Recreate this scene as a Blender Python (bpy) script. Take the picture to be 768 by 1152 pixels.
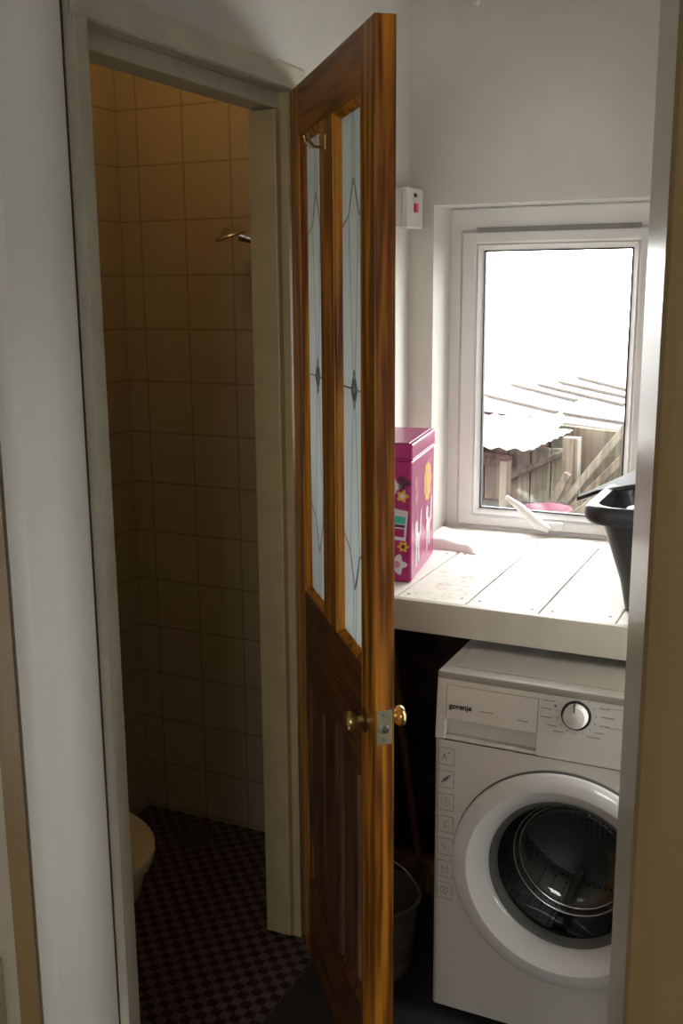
import bpy, bmesh, math, random
from mathutils import Vector, Matrix
random.seed(4)
for o in list(bpy.data.objects): bpy.data.objects.remove(o)
C = bpy.context.scene.collection
SC = bpy.context.scene
R = math.radians
PI = math.pi

# ------------------------------------------------------------------ camera
cam_d = bpy.data.cameras.new('camera'); cam = bpy.data.objects.new('camera', cam_d); C.objects.link(cam)
SC.camera = cam
yaw, pit, rol = R(25.19), R(12.03), R(0.40)
F = Vector((-math.sin(yaw)*math.cos(pit), math.cos(yaw)*math.cos(pit), -math.sin(pit)))
Rt = Vector((math.cos(yaw), math.sin(yaw), 0)); D = F.cross(Rt)
r2 = math.cos(rol)*Rt + math.sin(rol)*D; d2 = -math.sin(rol)*Rt + math.cos(rol)*D
m = Matrix((r2, -d2, -F)).transposed().to_4x4(); m.translation = Vector((0, 0, 1.62))
cam.matrix_world = m
cam_d.sensor_fit = 'VERTICAL'; cam_d.sensor_height = 36.0; cam_d.lens = 36.0*1178.9/1152
cam_d.clip_start = 0.02; cam_d.clip_end = 200

# ------------------------------------------------------------------ world, lights, exposure
w = bpy.data.worlds.new('world'); SC.world = w; w.use_nodes = True
bg = w.node_tree.nodes['Background']; bg.inputs[0].default_value = (1.0, 0.99, 0.965, 1); bg.inputs[1].default_value = 12.5
SC.view_settings.view_transform = 'Standard'; SC.view_settings.look = 'None'
SC.view_settings.exposure = 0.30; SC.view_settings.gamma = 1.0; SC.view_settings.use_curve_mapping = False

def area(name, loc, rot, sx, sy, power=0, col=(1, 1, 1), portal=False):
    l = bpy.data.lights.new(name, 'AREA'); l.shape = 'RECTANGLE'; l.size = sx; l.size_y = sy
    l.energy = power; l.color = col
    if portal: l.cycles.is_portal = True
    o = bpy.data.objects.new(name, l); C.objects.link(o); o.location = loc; o.rotation_euler = rot
    return o
area('daylight_portal', (-0.72, 3.05, 1.36), (R(-90), 0, 0), 0.80, 1.0, portal=True)
area('daylight_portal', (0.2, -2.62, 1.6), (R(90), 0, 0), 1.06, 1.0, portal=True)
area('daylight_portal', (.13, 2.01, 1.0), (0, R(90), 0), 1.2, .26, portal=True)  # portal for the added side window
def fill_light(name, loc, power, col, rad=.05):
    l = bpy.data.lights.new(name, 'POINT'); l.energy = power; l.color = col; l.shadow_soft_size = rad
    o = bpy.data.objects.new(name, l); C.objects.link(o); o.location = loc; return o
fill_light('shower_room_fill', (-1.50, 2.05, 2.30), 1.25, (1.0, 0.62, 0.24))  # added warm fill high in the shower room, no lamp is seen there
fill_light('near_room_fill', (0.5, -0.9, 2.1), 0.6, (1.0, 0.66, 0.34))  # added warm fill behind the camera for the near door frame

# ------------------------------------------------------------------ materials
def mat(name, col, rough=.6, metal=0, noise=0, nscale=8, col2=None, bump=0, bscale=60, stretch=None, spec=.5, coat=0):
    m = bpy.data.materials.new(name); m.use_nodes = True
    nt = m.node_tree; N = nt.nodes; L = nt.links; b = N['Principled BSDF']
    b.inputs['Base Color'].default_value = (*col, 1); b.inputs['Roughness'].default_value = rough
    b.inputs['Metallic'].default_value = metal; b.inputs['Specular IOR Level'].default_value = spec
    b.inputs['Coat Weight'].default_value = coat
    tc = N.new('ShaderNodeTexCoord'); mp = N.new('ShaderNodeMapping'); L.new(tc.outputs['Object'], mp.inputs[0])
    if stretch: mp.inputs['Scale'].default_value = stretch
    if noise:
        n = N.new('ShaderNodeTexNoise'); n.inputs['Scale'].default_value = nscale; n.inputs['Detail'].default_value = 5
        L.new(mp.outputs[0], n.inputs['Vector'])
        cr = N.new('ShaderNodeValToRGB'); c2 = col2 or tuple(c*(1-noise) for c in col)
        cr.color_ramp.elements[0].color = (*c2, 1); cr.color_ramp.elements[1].color = (*col, 1)
        cr.color_ramp.elements[0].position = .35; cr.color_ramp.elements[1].position = .65
        L.new(n.outputs['Fac'], cr.inputs[0]); L.new(cr.outputs[0], b.inputs['Base Color'])
    if bump:
        n2 = N.new('ShaderNodeTexNoise'); n2.inputs['Scale'].default_value = bscale; n2.inputs['Detail'].default_value = 3
        L.new(mp.outputs[0], n2.inputs['Vector'])
        bp = N.new('ShaderNodeBump'); bp.inputs['Strength'].default_value = bump; bp.inputs['Distance'].default_value = .01
        L.new(n2.outputs['Fac'], bp.inputs['Height']); L.new(bp.outputs[0], b.inputs['Normal'])
    return m

def wood(name, dark, light, rough=.35, horiz=False, scale=1.0):
    m = bpy.data.materials.new(name); m.use_nodes = True
    nt = m.node_tree; N = nt.nodes; L = nt.links; b = N['Principled BSDF']
    b.inputs['Roughness'].default_value = rough
    tc = N.new('ShaderNodeTexCoord'); mp = N.new('ShaderNodeMapping'); L.new(tc.outputs['Object'], mp.inputs[0])
    mp.inputs['Scale'].default_value = (.9, 12, 12) if horiz else (12, 12, .55)
    n0 = N.new('ShaderNodeTexNoise'); n0.inputs['Scale'].default_value = 1.6*scale; n0.inputs['Detail'].default_value = 1.5
    L.new(mp.outputs[0], n0.inputs['Vector'])
    mu = N.new('ShaderNodeMath'); mu.operation = 'MULTIPLY'; mu.inputs[1].default_value = 26
    L.new(n0.outputs['Fac'], mu.inputs[0])
    si = N.new('ShaderNodeMath'); si.operation = 'SINE'; L.new(mu.outputs[0], si.inputs[0])
    n1 = N.new('ShaderNodeTexNoise'); n1.inputs['Scale'].default_value = 12*scale; n1.inputs['Detail'].default_value = 6
    L.new(mp.outputs[0], n1.inputs['Vector'])
    ad = N.new('ShaderNodeMath'); ad.operation = 'MULTIPLY_ADD'; ad.inputs[1].default_value = .28
    L.new(si.outputs[0], ad.inputs[0]); L.new(n1.outputs['Fac'], ad.inputs[2])
    cr = N.new('ShaderNodeValToRGB'); cr.color_ramp.elements[0].color = (*dark, 1); cr.color_ramp.elements[1].color = (*light, 1)
    cr.color_ramp.elements[0].position = .15; cr.color_ramp.elements[1].position = .8
    L.new(ad.outputs[0], cr.inputs[0]); L.new(cr.outputs[0], b.inputs['Base Color'])
    return m

def thin_glass(name, tint=(1, 1, 1), refl=1.0, rough=0.0):
    m = bpy.data.materials.new(name); m.use_nodes = True
    nt = m.node_tree; N = nt.nodes; L = nt.links; N.remove(N['Principled BSDF']); out = N['Material Output']
    t = N.new('ShaderNodeBsdfTransparent'); t.inputs[0].default_value = (*tint, 1)
    g = N.new('ShaderNodeBsdfGlossy'); g.inputs['Roughness'].default_value = rough
    fr = N.new('ShaderNodeFresnel'); ge = N.new('ShaderNodeNewGeometry'); mi = N.new('ShaderNodeMapRange'); mi.inputs[3].default_value = 1.5; mi.inputs[4].default_value = 1/1.5
    L.new(ge.outputs['Backfacing'], mi.inputs[0]); L.new(mi.outputs[0], fr.inputs[0])
    mu = N.new('ShaderNodeMath'); mu.operation = 'MULTIPLY'; mu.inputs[1].default_value = refl; mu.use_clamp = True
    L.new(fr.outputs[0], mu.inputs[0])
    mx = N.new('ShaderNodeMixShader'); L.new(mu.outputs[0], mx.inputs[0]); L.new(t.outputs[0], mx.inputs[1]); L.new(g.outputs[0], mx.inputs[2])
    L.new(mx.outputs[0], out.inputs[0]); return m

def tile_mat(name, tile, grout, size, ox=0, oy=0, oz=0, axis='x', gap=.012, rough=.25):
    """square tiles in object space: u = x or y, v = z"""
    m = bpy.data.materials.new(name); m.use_nodes = True
    nt = m.node_tree; N = nt.nodes; L = nt.links; b = N['Principled BSDF']; b.inputs['Roughness'].default_value = rough
    tc = N.new('ShaderNodeTexCoord'); mp = N.new('ShaderNodeMapping'); L.new(tc.outputs['Object'], mp.inputs[0])
    mp.inputs['Location'].default_value = (ox, oy, oz)
    sp = N.new('ShaderNodeSeparateXYZ'); L.new(mp.outputs[0], sp.inputs[0])
    def edge(sock):
        d = N.new('ShaderNodeMath'); d.operation = 'DIVIDE'; d.inputs[1].default_value = size; L.new(sock, d.inputs[0])
        p = N.new('ShaderNodeMath'); p.operation = 'PINGPONG'; p.inputs[1].default_value = .5; L.new(d.outputs[0], p.inputs[0])
        return p.outputs[0]
    mn = N.new('ShaderNodeMath'); mn.operation = 'MINIMUM'
    L.new(edge(sp.outputs['X' if axis == 'x' else 'Y']), mn.inputs[0]); L.new(edge(sp.outputs['Z']), mn.inputs[1])
    cr = N.new('ShaderNodeValToRGB'); cr.color_ramp.elements[0].color = (*grout, 1); cr.color_ramp.elements[1].color = (*tile, 1)
    cr.color_ramp.elements[0].position = gap; cr.color_ramp.elements[1].position = gap*1.8
    L.new(mn.outputs[0], cr.inputs[0])
    n = N.new('ShaderNodeTexNoise'); n.inputs['Scale'].default_value = 3; L.new(tc.outputs['Object'], n.inputs['Vector'])
    mx = N.new('ShaderNodeMix'); mx.data_type = 'RGBA'; mx.blend_type = 'MULTIPLY'; mx.inputs[0].default_value = .25
    L.new(cr.outputs[0], mx.inputs[6]); L.new(n.outputs['Color'], mx.inputs[7]); L.new(mx.outputs[2], b.inputs['Base Color'])
    bp = N.new('ShaderNodeBump'); bp.inputs['Strength'].default_value = .3; bp.inputs['Distance'].default_value = .002
    L.new(cr.outputs[0], bp.inputs['Height']); L.new(bp.outputs[0], b.inputs['Normal'])
    return m

def checker_mat(name, a, bcol, size):
    m = bpy.data.materials.new(name); m.use_nodes = True
    nt = m.node_tree; N = nt.nodes; L = nt.links; b = N['Principled BSDF']; b.inputs['Roughness'].default_value = .45
    tc = N.new('ShaderNodeTexCoord'); mp = N.new('ShaderNodeMapping'); L.new(tc.outputs['Object'], mp.inputs[0])
    mp.inputs['Location'].default_value = (.003, .003, .5*size)
    ch = N.new('ShaderNodeTexChecker'); ch.inputs['Scale'].default_value = 1/size
    ch.inputs[1].default_value = (*a, 1); ch.inputs[2].default_value = (*bcol, 1)
    L.new(mp.outputs[0], ch.inputs[0]); L.new(ch.outputs['Color'], b.inputs['Base Color']); return m

def door_glass_mat():
    m = bpy.data.materials.new('frosted_glass'); m.use_nodes = True
    nt = m.node_tree; N = nt.nodes; L = nt.links; N.remove(N['Principled BSDF']); out = N['Material Output']
    t = N.new('ShaderNodeBsdfTranslucent'); t.inputs[0].default_value = (.84, .89, .88, 1)
    d = N.new('ShaderNodeBsdfDiffuse'); d.inputs[0].default_value = (.60, .64, .63, 1)
    m1 = N.new('ShaderNodeMixShader'); m1.inputs[0].default_value = .25; L.new(t.outputs[0], m1.inputs[1]); L.new(d.outputs[0], m1.inputs[2])
    g = N.new('ShaderNodeBsdfGlossy'); g.inputs['Roughness'].default_value = .35
    fr = N.new('ShaderNodeFresnel'); fr.inputs[0].default_value = 1.35
    m2 = N.new('ShaderNodeMixShader'); L.new(fr.outputs[0], m2.inputs[0]); L.new(m1.outputs[0], m2.inputs[1]); L.new(g.outputs[0], m2.inputs[2])
    L.new(m2.outputs[0], out.inputs[0]); return m

def drum_mat():
    m = bpy.data.materials.new('perforated_steel'); m.use_nodes = True
    nt = m.node_tree; N = nt.nodes; L = nt.links; b = N['Principled BSDF']
    b.inputs['Metallic'].default_value = .9; b.inputs['Roughness'].default_value = .3
    tc = N.new('ShaderNodeTexCoord'); mp = N.new('ShaderNodeMapping'); L.new(tc.outputs['Object'], mp.inputs[0])
    v = N.new('ShaderNodeTexVoronoi'); v.inputs['Scale'].default_value = 75; v.inputs['Randomness'].default_value = .1
    L.new(mp.outputs[0], v.inputs['Vector'])
    cr = N.new('ShaderNodeValToRGB'); cr.color_ramp.elements[0].color = (.01, .01, .01, 1); cr.color_ramp.elements[1].color = (.35, .35, .34, 1)
    cr.color_ramp.elements[0].position = .22; cr.color_ramp.elements[1].position = .3
    L.new(v.outputs['Distance'], cr.inputs[0]); L.new(cr.outputs[0], b.inputs['Base Color']); return m

def shelf_mat():
    m = mat('worn_white_boards', (.82, .80, .74), .55)
    nt = m.node_tree; N = nt.nodes; L = nt.links; b = N['Principled BSDF']
    tc = N.new('ShaderNodeTexCoord')
    n = N.new('ShaderNodeTexNoise'); n.inputs['Scale'].default_value = 34; n.inputs['Detail'].default_value = 8; n.inputs['Roughness'].default_value = .75
    L.new(tc.outputs['Object'], n.inputs['Vector'])
    n2 = N.new('ShaderNodeTexNoise'); n2.inputs['Scale'].default_value = 5; L.new(tc.outputs['Object'], n2.inputs['Vector'])
    ad = N.new('ShaderNodeMath'); ad.operation = 'MULTIPLY_ADD'; ad.inputs[1].default_value = .5
    L.new(n2.outputs['Fac'], ad.inputs[0]); L.new(n.outputs['Fac'], ad.inputs[2])
    cr = N.new('ShaderNodeValToRGB'); e = cr.color_ramp.elements
    e[0].position = .52; e[0].color = (.25, .18, .11, 1); e[1].position = .70; e[1].color = (.78, .75, .68, 1)
    x = e.new(.60); x.color = (.62, .56, .46, 1)
    L.new(ad.outputs[0], cr.inputs[0]); L.new(cr.outputs[0], b.inputs['Base Color']); return m

M = {}
M['wall'] = mat('painted_plaster', (.71, .70, .65), .7, noise=.08, nscale=3, bump=.15, bscale=25)
M['white'] = mat('white_gloss_paint', (.64, .61, .50), .4, noise=.12, nscale=14, bump=.1, bscale=90)
M['aged'] = mat('yellowed_cream_paint', (.48, .38, .20), .45, noise=.12, nscale=14, bump=.1, bscale=90)
M['pine_d'] = wood('darker_pine', (.035, .012, .005), (.14, .052, .014), .55)  # darker copy of the pine for the lower panels and mouldings
M['pine_dh'] = wood('darker_pine_rail', (.045, .014, .005), (.14, .05, .012), .5, horiz=True)
M['cream'] = mat('cream_gloss_paint', (.50, .45, .35), .32, noise=.08, nscale=10, bump=.06, bscale=60, stretch=(1, 1, .25))
M['brown'] = mat('tan_brown', (.29, .19, .08), .45, noise=.18, nscale=6, bump=.1, bscale=50, stretch=(2, 2, .3))  # tan brown with slight noise, for the near door frame
M['upvc'] = mat('white_upvc', (.78, .775, .76), .3, noise=.04, nscale=6)
M['rubber'] = mat('black_gasket', (.02, .02, .025), .6, noise=.1)
M['glass'] = thin_glass('window_glass', (.97, .98, .98))
M['tglass'] = thin_glass('tinted_pane', (.93, .93, .92))
M['fglass'] = door_glass_mat()
M['lead'] = mat('grey_leading', (.30, .32, .32), .5, noise=.1)
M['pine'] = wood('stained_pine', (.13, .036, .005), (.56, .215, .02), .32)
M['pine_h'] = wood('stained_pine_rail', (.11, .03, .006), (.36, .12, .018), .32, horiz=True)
M['brass'] = mat('brass', (.48, .37, .17), .3, metal=1, noise=.1)
M['nickel'] = mat('aged_plate', (.55, .50, .34), .4, metal=.7, noise=.2, nscale=30)
M['shelf'] = shelf_mat()
M['shelf_edge'] = mat('shelf_edge_paint', (.48, .45, .37), .5, noise=.12, nscale=12)
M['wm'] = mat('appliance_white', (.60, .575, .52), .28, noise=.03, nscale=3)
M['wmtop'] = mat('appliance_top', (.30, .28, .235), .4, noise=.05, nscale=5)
M['wmring'] = mat('glossy_door_ring', (.64, .635, .61), .07, noise=.02)
M['wmmatt'] = mat('appliance_knob_white', (.64, .62, .57), .45, noise=.03)
M['print'] = mat('grey_print', (.22, .20, .18), .6, noise=.1)
M['black'] = mat('black_plastic', (.012, .012, .013), .3, noise=.1)
M['dgrey'] = mat('charcoal_plastic', (.035, .036, .038), .28, noise=.15, nscale=12)
M['gasket'] = mat('grey_rubber', (.10, .105, .10), .45, noise=.1)
M['drum'] = drum_mat()
M['dsteel'] = mat('dull_steel', (.16, .16, .16), .4, metal=.9, noise=.1)
M['steel'] = mat('steel', (.5, .5, .5), .22, metal=1, noise=.1)
M['bowl'] = thin_glass('porthole_glass', (.50, .53, .52), 1.8)
M['tile_x'] = tile_mat('cream_tiles_back', (.52, .42, .27), (.35, .27, .16), .15, ox=1.887+.0-.068, oz=-.01, axis='x')
M['tile_y'] = tile_mat('cream_tiles_side', (.52, .42, .27), (.35, .27, .16), .15, oy=-2.544, oz=-.01, axis='y')
M['mosaic'] = checker_mat('mosaic_floor', (.125, .098, .094), (.020, .008, .008), .025)
M['dark_floor'] = mat('dark_floor', (.035, .035, .035), .6, noise=.3, nscale=20, bump=.1)
M['carpet'] = mat('brown_carpet', (.12, .08, .05), .9, noise=.3, nscale=60)
M['darkwall'] = mat('dark_brown_rough', (.10, .075, .06), .9, noise=.4, nscale=14, bump=.4, bscale=30)  # rough dark brown, mainly for walls below shelf height
M['porcelain'] = mat('cream_porcelain', (.62, .50, .30), .12, noise=.03)
M['chrome'] = mat('dull_chrome', (.55, .50, .42), .3, metal=1, noise=.1)
M['pink'] = mat('pink_tin', (.33, .012, .13), .3, noise=.15, nscale=9)
M['pink_lid'] = mat('pink_tin_lid', (.36, .02, .15), .25, noise=.1)
M['p_white'] = mat('print_white', (.55, .52, .54), .4, noise=.05)
M['p_yellow'] = mat('print_yellow', (.62, .36, .04), .4, noise=.15, nscale=30)
M['p_teal'] = mat('print_teal', (.05, .42, .36), .4, noise=.1)
M['p_dark'] = mat('print_dark', (.08, .02, .05), .4, noise=.1)
M['p_pale'] = mat('print_pale_pink', (.50, .22, .33), .4, noise=.1)
M['red'] = mat('red_neon', (.7, .02, .05), .3, noise=.05)
M['switch'] = mat('switch_plastic', (.70, .70, .66), .35, noise=.03)
M['cloth'] = mat('white_rag', (.86, .84, .78), .9, noise=.05, nscale=20, bump=.1)
M['bucket'] = mat('grey_bucket_plastic', (.17, .17, .165), .6, noise=.15, nscale=18)
M['broomwood'] = wood('pale_handle_wood', (.12, .07, .04), (.22, .13, .07), .6)
M['bristle'] = mat('brown_bristle', (.20, .13, .07), .9, noise=.5, nscale=90, stretch=(1, 1, .15), bump=.6, bscale=120)
M['corr'] = mat('corrugated_sheet', (.30, .30, .295), .5, noise=.1, nscale=4)
M['timber'] = wood('weathered_timber', (.030, .022, .014), (.085, .066, .046), .8)
M['batten'] = mat('dark_batten', (.05, .04, .03), .8, noise=.3)
M['timber_l'] = wood('pale_timber', (.060, .050, .035), (.115, .10, .075), .8)
M['timber_g'] = wood('mossy_timber', (.028, .032, .016), (.070, .075, .045), .85)
M['brick'] = mat('old_brick', (.075, .035, .026), .9, noise=.4, nscale=25)
M['tub'] = mat('pink_tub', (.12, .028, .055), .4, noise=.2, nscale=8)
M['yard'] = mat('yard_concrete', (.06, .055, .05), .9, noise=.3, nscale=10)

# ------------------------------------------------------------------ mesh helpers
def build(name, bm, mats, parent=None, smooth=None):
    bmesh.ops.recalc_face_normals(bm, faces=bm.faces)
    me = bpy.data.meshes.new(name); bm.to_mesh(me); bm.free()
    for mm in (mats if isinstance(mats, (list, tuple)) else [mats]): me.materials.append(mm)
    if smooth is not None:
        me.shade_smooth()
        try: me.set_sharp_from_angle(angle=R(smooth))
        except Exception: pass
    o = bpy.data.objects.new(name, me); C.objects.link(o)
    if smooth is not None:
        wn_ = o.modifiers.new('weighted_normal', 'WEIGHTED_NORMAL'); wn_.keep_sharp = True
    if parent: o.parent = parent
    return o
def box(bm, x0, x1, y0, y1, z0, z1, bev=0, mi=0, M4=None, seg=2):
    vs = [bm.verts.new(Vector((x, y, z))) for x in (x0, x1) for y in (y0, y1) for z in (z0, z1)]
    fs = [bm.faces.new([vs[i] for i in f]) for f in ((0, 1, 3, 2), (4, 6, 7, 5), (0, 4, 5, 1), (2, 3, 7, 6), (0, 2, 6, 4), (1, 5, 7, 3))]
    for f in fs: f.material_index = mi
    if bev:
        es = list({e for f in fs for e in f.edges})
        r = bmesh.ops.bevel(bm, geom=es, offset=bev, segments=seg, affect='EDGES', profile=.5)
        vs = list({v for f in r['faces'] for v in f.verts} | {v for v in vs if v.is_valid})
        for f in r['faces']: f.material_index = mi
    if M4 is not None:
        allv = set(v for v in vs if v.is_valid)
        for v in allv: v.co = M4 @ v.co
    return vs
def boxo(name, x0, x1, y0, y1, z0, z1, m, bev=0, parent=None, M4=None):
    bm = bmesh.new(); box(bm, x0, x1, y0, y1, z0, z1, bev, 0, M4); return build(name, bm, m, parent, smooth=30 if bev else None)
def prism(bm, poly, z0, z1, mi=0):
    a = [bm.verts.new((x, y, z0)) for x, y in poly]; b = [bm.verts.new((x, y, z1)) for x, y in poly]; n = len(poly)
    fs = [bm.faces.new(a[::-1]), bm.faces.new(b)] + [bm.faces.new([a[i], a[(i+1) % n], b[(i+1) % n], b[i]]) for i in range(n)]
    for f in fs: f.material_index = mi
def lathe(bm, prof, n=32, M4=Matrix(), mi=0, closed=False):
    rings = []
    for r, h in prof:
        if r < 1e-6: rings.append([bm.verts.new(M4 @ Vector((0, 0, h)))])
        else: rings.append([bm.verts.new(M4 @ Vector((r*math.cos(2*PI*k/n), r*math.sin(2*PI*k/n), h))) for k in range(n)])
    pairs = list(zip(rings, rings[1:])) + ([(rings[-1], rings[0])] if closed else [])
    for a, b in pairs:
        for k in range(n):
            k2 = (k+1) % n
            if len(a) == 1: f = bm.faces.new([a[0], b[k], b[k2]])
            elif len(b) == 1: f = bm.faces.new([a[k], a[k2], b[0]])
            else: f = bm.faces.new([a[k], a[k2], b[k2], b[k]])
            f.material_index = mi
def tube(bm, pts, r, n=10, mi=0):
    pts = [Vector(p) for p in pts]; rr = r if isinstance(r, (list, tuple)) else [r]*len(pts)
    rings = []; up = Vector((0.13, 0.21, .97))
    for i, p in enumerate(pts):
        t = (pts[min(i+1, len(pts)-1)]-pts[max(i-1, 0)]).normalized()
        a = t.cross(up)
        if a.length < .05: a = t.cross(Vector((1, 0, 0)))
        a.normalize(); b = t.cross(a)
        rings.append([bm.verts.new(p+rr[i]*(a*math.cos(2*PI*k/n)+b*math.sin(2*PI*k/n))) for k in range(n)])
    for a, b in zip(rings, rings[1:]):
        for k in range(n): bm.faces.new([a[k], a[(k+1) % n], b[(k+1) % n], b[k]]).material_index = mi
    bm.faces.new(rings[0][::-1]).material_index = mi; bm.faces.new(rings[-1]).material_index = mi
def empty(name, label, cat, loc=(0, 0, 0), rz=0, group=None):
    o = bpy.data.objects.new(name, None); C.objects.link(o); o.location = loc; o.rotation_euler = (0, 0, rz)
    o.empty_display_size = .05; o['label'] = label; o['category'] = cat
    if group: o['group'] = group
    return o
def tag(o, label, cat, group=None):
    o['label'] = label; o['category'] = cat
    if group: o['group'] = group
    return o
def struct(o, label=None):
    o['kind'] = 'structure'
    if label: o['label'] = label
    return o
def sempty(name, loc=(0, 0, 0), rz=0):
    o = bpy.data.objects.new(name, None); C.objects.link(o); o.location = loc; o.rotation_euler = (0, 0, rz); o['kind'] = 'structure'
    return o
def text(name, s, size, M4, m, parent, extr=.0004, bold=0):
    cu = bpy.data.curves.new(name, 'FONT'); cu.body = s; cu.size = size; cu.extrude = extr; cu.offset = bold
    t = bpy.data.objects.new(name, cu); C.objects.link(t)
    dg = bpy.context.evaluated_depsgraph_get(); me = bpy.data.meshes.new_from_object(t.evaluated_get(dg))
    bpy.data.objects.remove(t); me.materials.clear(); me.materials.append(m); me.transform(M4)
    o = bpy.data.objects.new(name, me); C.objects.link(o); o.parent = parent; return o

# ================================================================== THE SETTING
XL, YW = -1.12, 2.84          # left wall plane, window wall plane
ZC = 2.45
# left wall with the doorway to the shower room
bm = bmesh.new()
box(bm, -1.20, XL, 1.23, 1.40, 0, ZC); box(bm, -1.20, XL, 1.40, 2.15, 2.05, ZC); box(bm, -1.20, XL, 2.15, 2.98, .84, ZC)
struct(build('wall_left', bm, M['wall']))
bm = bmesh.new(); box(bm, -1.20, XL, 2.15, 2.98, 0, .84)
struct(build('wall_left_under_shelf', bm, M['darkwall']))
# window wall around the opening
WX0, WX1, WZ0, WZ1 = -1.046, -.392, .84, 1.843
bm = bmesh.new()
def splay(bm, p):
    prism(bm, p, WZ0, WZ1)
splay(bm, [(-1.20, YW), (WX0, YW), (-1.034, 2.955), (-1.034, 3.05), (-1.20, 3.05)])
splay(bm, [(WX1, YW), (.14, YW), (.14, 3.05), (-.424, 3.05), (-.424, 2.955)])
box(bm, -1.20, .14, YW, 3.05, WZ1, ZC)
struct(build('wall_window', bm, M['wall']))
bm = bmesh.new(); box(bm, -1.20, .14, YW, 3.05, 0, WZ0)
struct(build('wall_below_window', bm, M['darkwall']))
# right wall of the lobby
bm = bmesh.new()
box(bm, .06, .14, 1.15, 1.88, 0, ZC); box(bm, .06, .14, 2.14, YW, 0, ZC)
box(bm, .06, .14, 1.88, 2.14, 0, .40); box(bm, .06, .14, 1.88, 2.14, 1.60, ZC)
struct(build('wall_right', bm, M['wall']))
w3 = sempty('window_3_added', (.10, 2.01, 1.0))  # out-of-view window added to brighten the left wall
bm = bmesh.new()
for s_ in (-1, 1): box(bm, -.02, .02, s_*.12-.01, s_*.12+.01, -.60, .60); box(bm, -.02, .02, -.11, .11, s_*.59-.01, s_*.59+.01)
build('window_frame', bm, M['upvc'], w3)
boxo('pane', -.003, .003, -.11, .11, -.58, .58, M['tglass'], parent=w3)
# wall between the lobby and the room the picture is taken from
bm = bmesh.new()
prism(bm, [(-.950, .90), (-.950, .9445), (-.8905, .9448), (-1.12, 1.23), (-1.20, 1.28), (-1.96, 1.28), (-1.96, .90)], 0, 2.03)
prism(bm, [(-.10, .91), (-.184, 1.146), (.14, 1.15), (2.0, 1.15), (2.0, .91)], 0, 2.03)
prism(bm, [(-1.96, .90), (2.0, .90), (2.0, 1.15), (-1.02, 1.15), (-1.20, 1.28), (-1.96, 1.28)], 2.03, ZC)
struct(build('wall_near', bm, M['wall']))
# shower room
struct(boxo('wall_shower_back', -1.96, -1.20, 2.544, 2.62, 0, ZC, M['tile_x']))
struct(boxo('wall_shower_left', -1.96, -1.887, 1.28, 2.544, 0, ZC, M['tile_y']))
struct(boxo('wall_shower_right', -1.215, -1.2, 2.15, 2.544, 0, ZC, M['tile_y']))
bm = bmesh.new(); box(bm, -1.96, .14, 1.15, 3.05, ZC, ZC+.08); box(bm, -2.0, 2.0, -2.6, 1.15, ZC, ZC+.08)
struct(build('ceiling', bm, M['wall']))
struct(boxo('floor_shower', -1.96, -1.05, 1.28, 2.62, -.05, 0, M['mosaic']))
bm = bmesh.new(); box(bm, -1.05, .14, .95, 3.05, -.05, 0); box(bm, -1.20, -1.05, 2.62, 3.05, -.05, 0)
struct(build('floor', bm, M['dark_floor']))
struct(boxo('floor_room', -2.0, 2.0, -2.6, .95, -.05, -.001, M['carpet']))
# room behind the camera
bm = bmesh.new()
box(bm, -2.08, -2.0, -2.6, .90, 0, ZC); box(bm, 2.0, 2.08, -2.6, 1.15, 0, ZC)
struct(build('wall_room_sides', bm, M['wall']))
bm = bmesh.new()
box(bm, -2.0, -.33, -2.6, -2.5, 0, ZC); box(bm, .73, 2.0, -2.6, -2.5, 0, ZC)
box(bm, -.33, .73, -2.6, -2.5, 0, 1.1); box(bm, -.33, .73, -2.6, -2.5, 2.1, ZC)
struct(build('wall_room_back', bm, M['wall']))
wb = sempty('window_2', (.2, -2.55, 0))  # unseen window behind the camera, widened to brighten the washing machine front
bm = bmesh.new()
for x in (-.50, .50): box(bm, x-.03, x+.03, -.03, .03, 1.1, 2.1)
for z in (1.13, 1.75, 2.07): box(bm, -.47, .47, -.03, .03, z-.03, z+.03)
box(bm, -.02, .02, -.028, .028, 1.16, 2.04)
build('window_frame', bm, M['upvc'], wb)
boxo('pane', -.47, .47, -.004, .004, 1.16, 2.04, M['glass'], parent=wb)

# doorway frame we look through
bm = bmesh.new()
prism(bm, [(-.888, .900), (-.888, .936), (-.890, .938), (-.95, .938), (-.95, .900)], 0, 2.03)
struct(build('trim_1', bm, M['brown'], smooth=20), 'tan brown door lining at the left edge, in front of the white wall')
bm = bmesh.new()
prism(bm, [(-.8885, .878), (-.8875, .900), (-.9165, .900), (-.9165, .878)], 0, 2.03)
struct(build('trim_2', bm, M['cream']), 'cream strip beside the brown lining at the left edge')
bm = bmesh.new()
prism(bm, [(-.1335, .905), (-.187, 1.146), (-.17, 1.15), (-.095, .92)], 0, 2.03)
struct(build('trim_3', bm, M['cream']), 'glossy cream reveal of the near doorway at the right edge')
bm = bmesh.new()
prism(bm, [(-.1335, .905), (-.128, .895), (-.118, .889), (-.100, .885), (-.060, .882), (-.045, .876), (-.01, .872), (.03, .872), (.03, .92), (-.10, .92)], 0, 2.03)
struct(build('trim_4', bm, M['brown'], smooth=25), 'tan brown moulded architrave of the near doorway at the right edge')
# near door leaf folded back at far left with its hinge
nd = sempty('door_2', (-.889, .870, 0), 0)
bm = bmesh.new(); box(bm, -.045, -.004, -.74, -.004, .01, 2.02, .003); build('leaf', bm, M['cream'], nd)
bm = bmesh.new(); tube(bm, [(0, .001, .70), (0, .001, .80)], .0055); box(bm, -.004, .004, -.03, .001, .70, .80)
h = build('hinge', bm, M['nickel'], nd); h['label'] = 'steel butt hinge'

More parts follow.
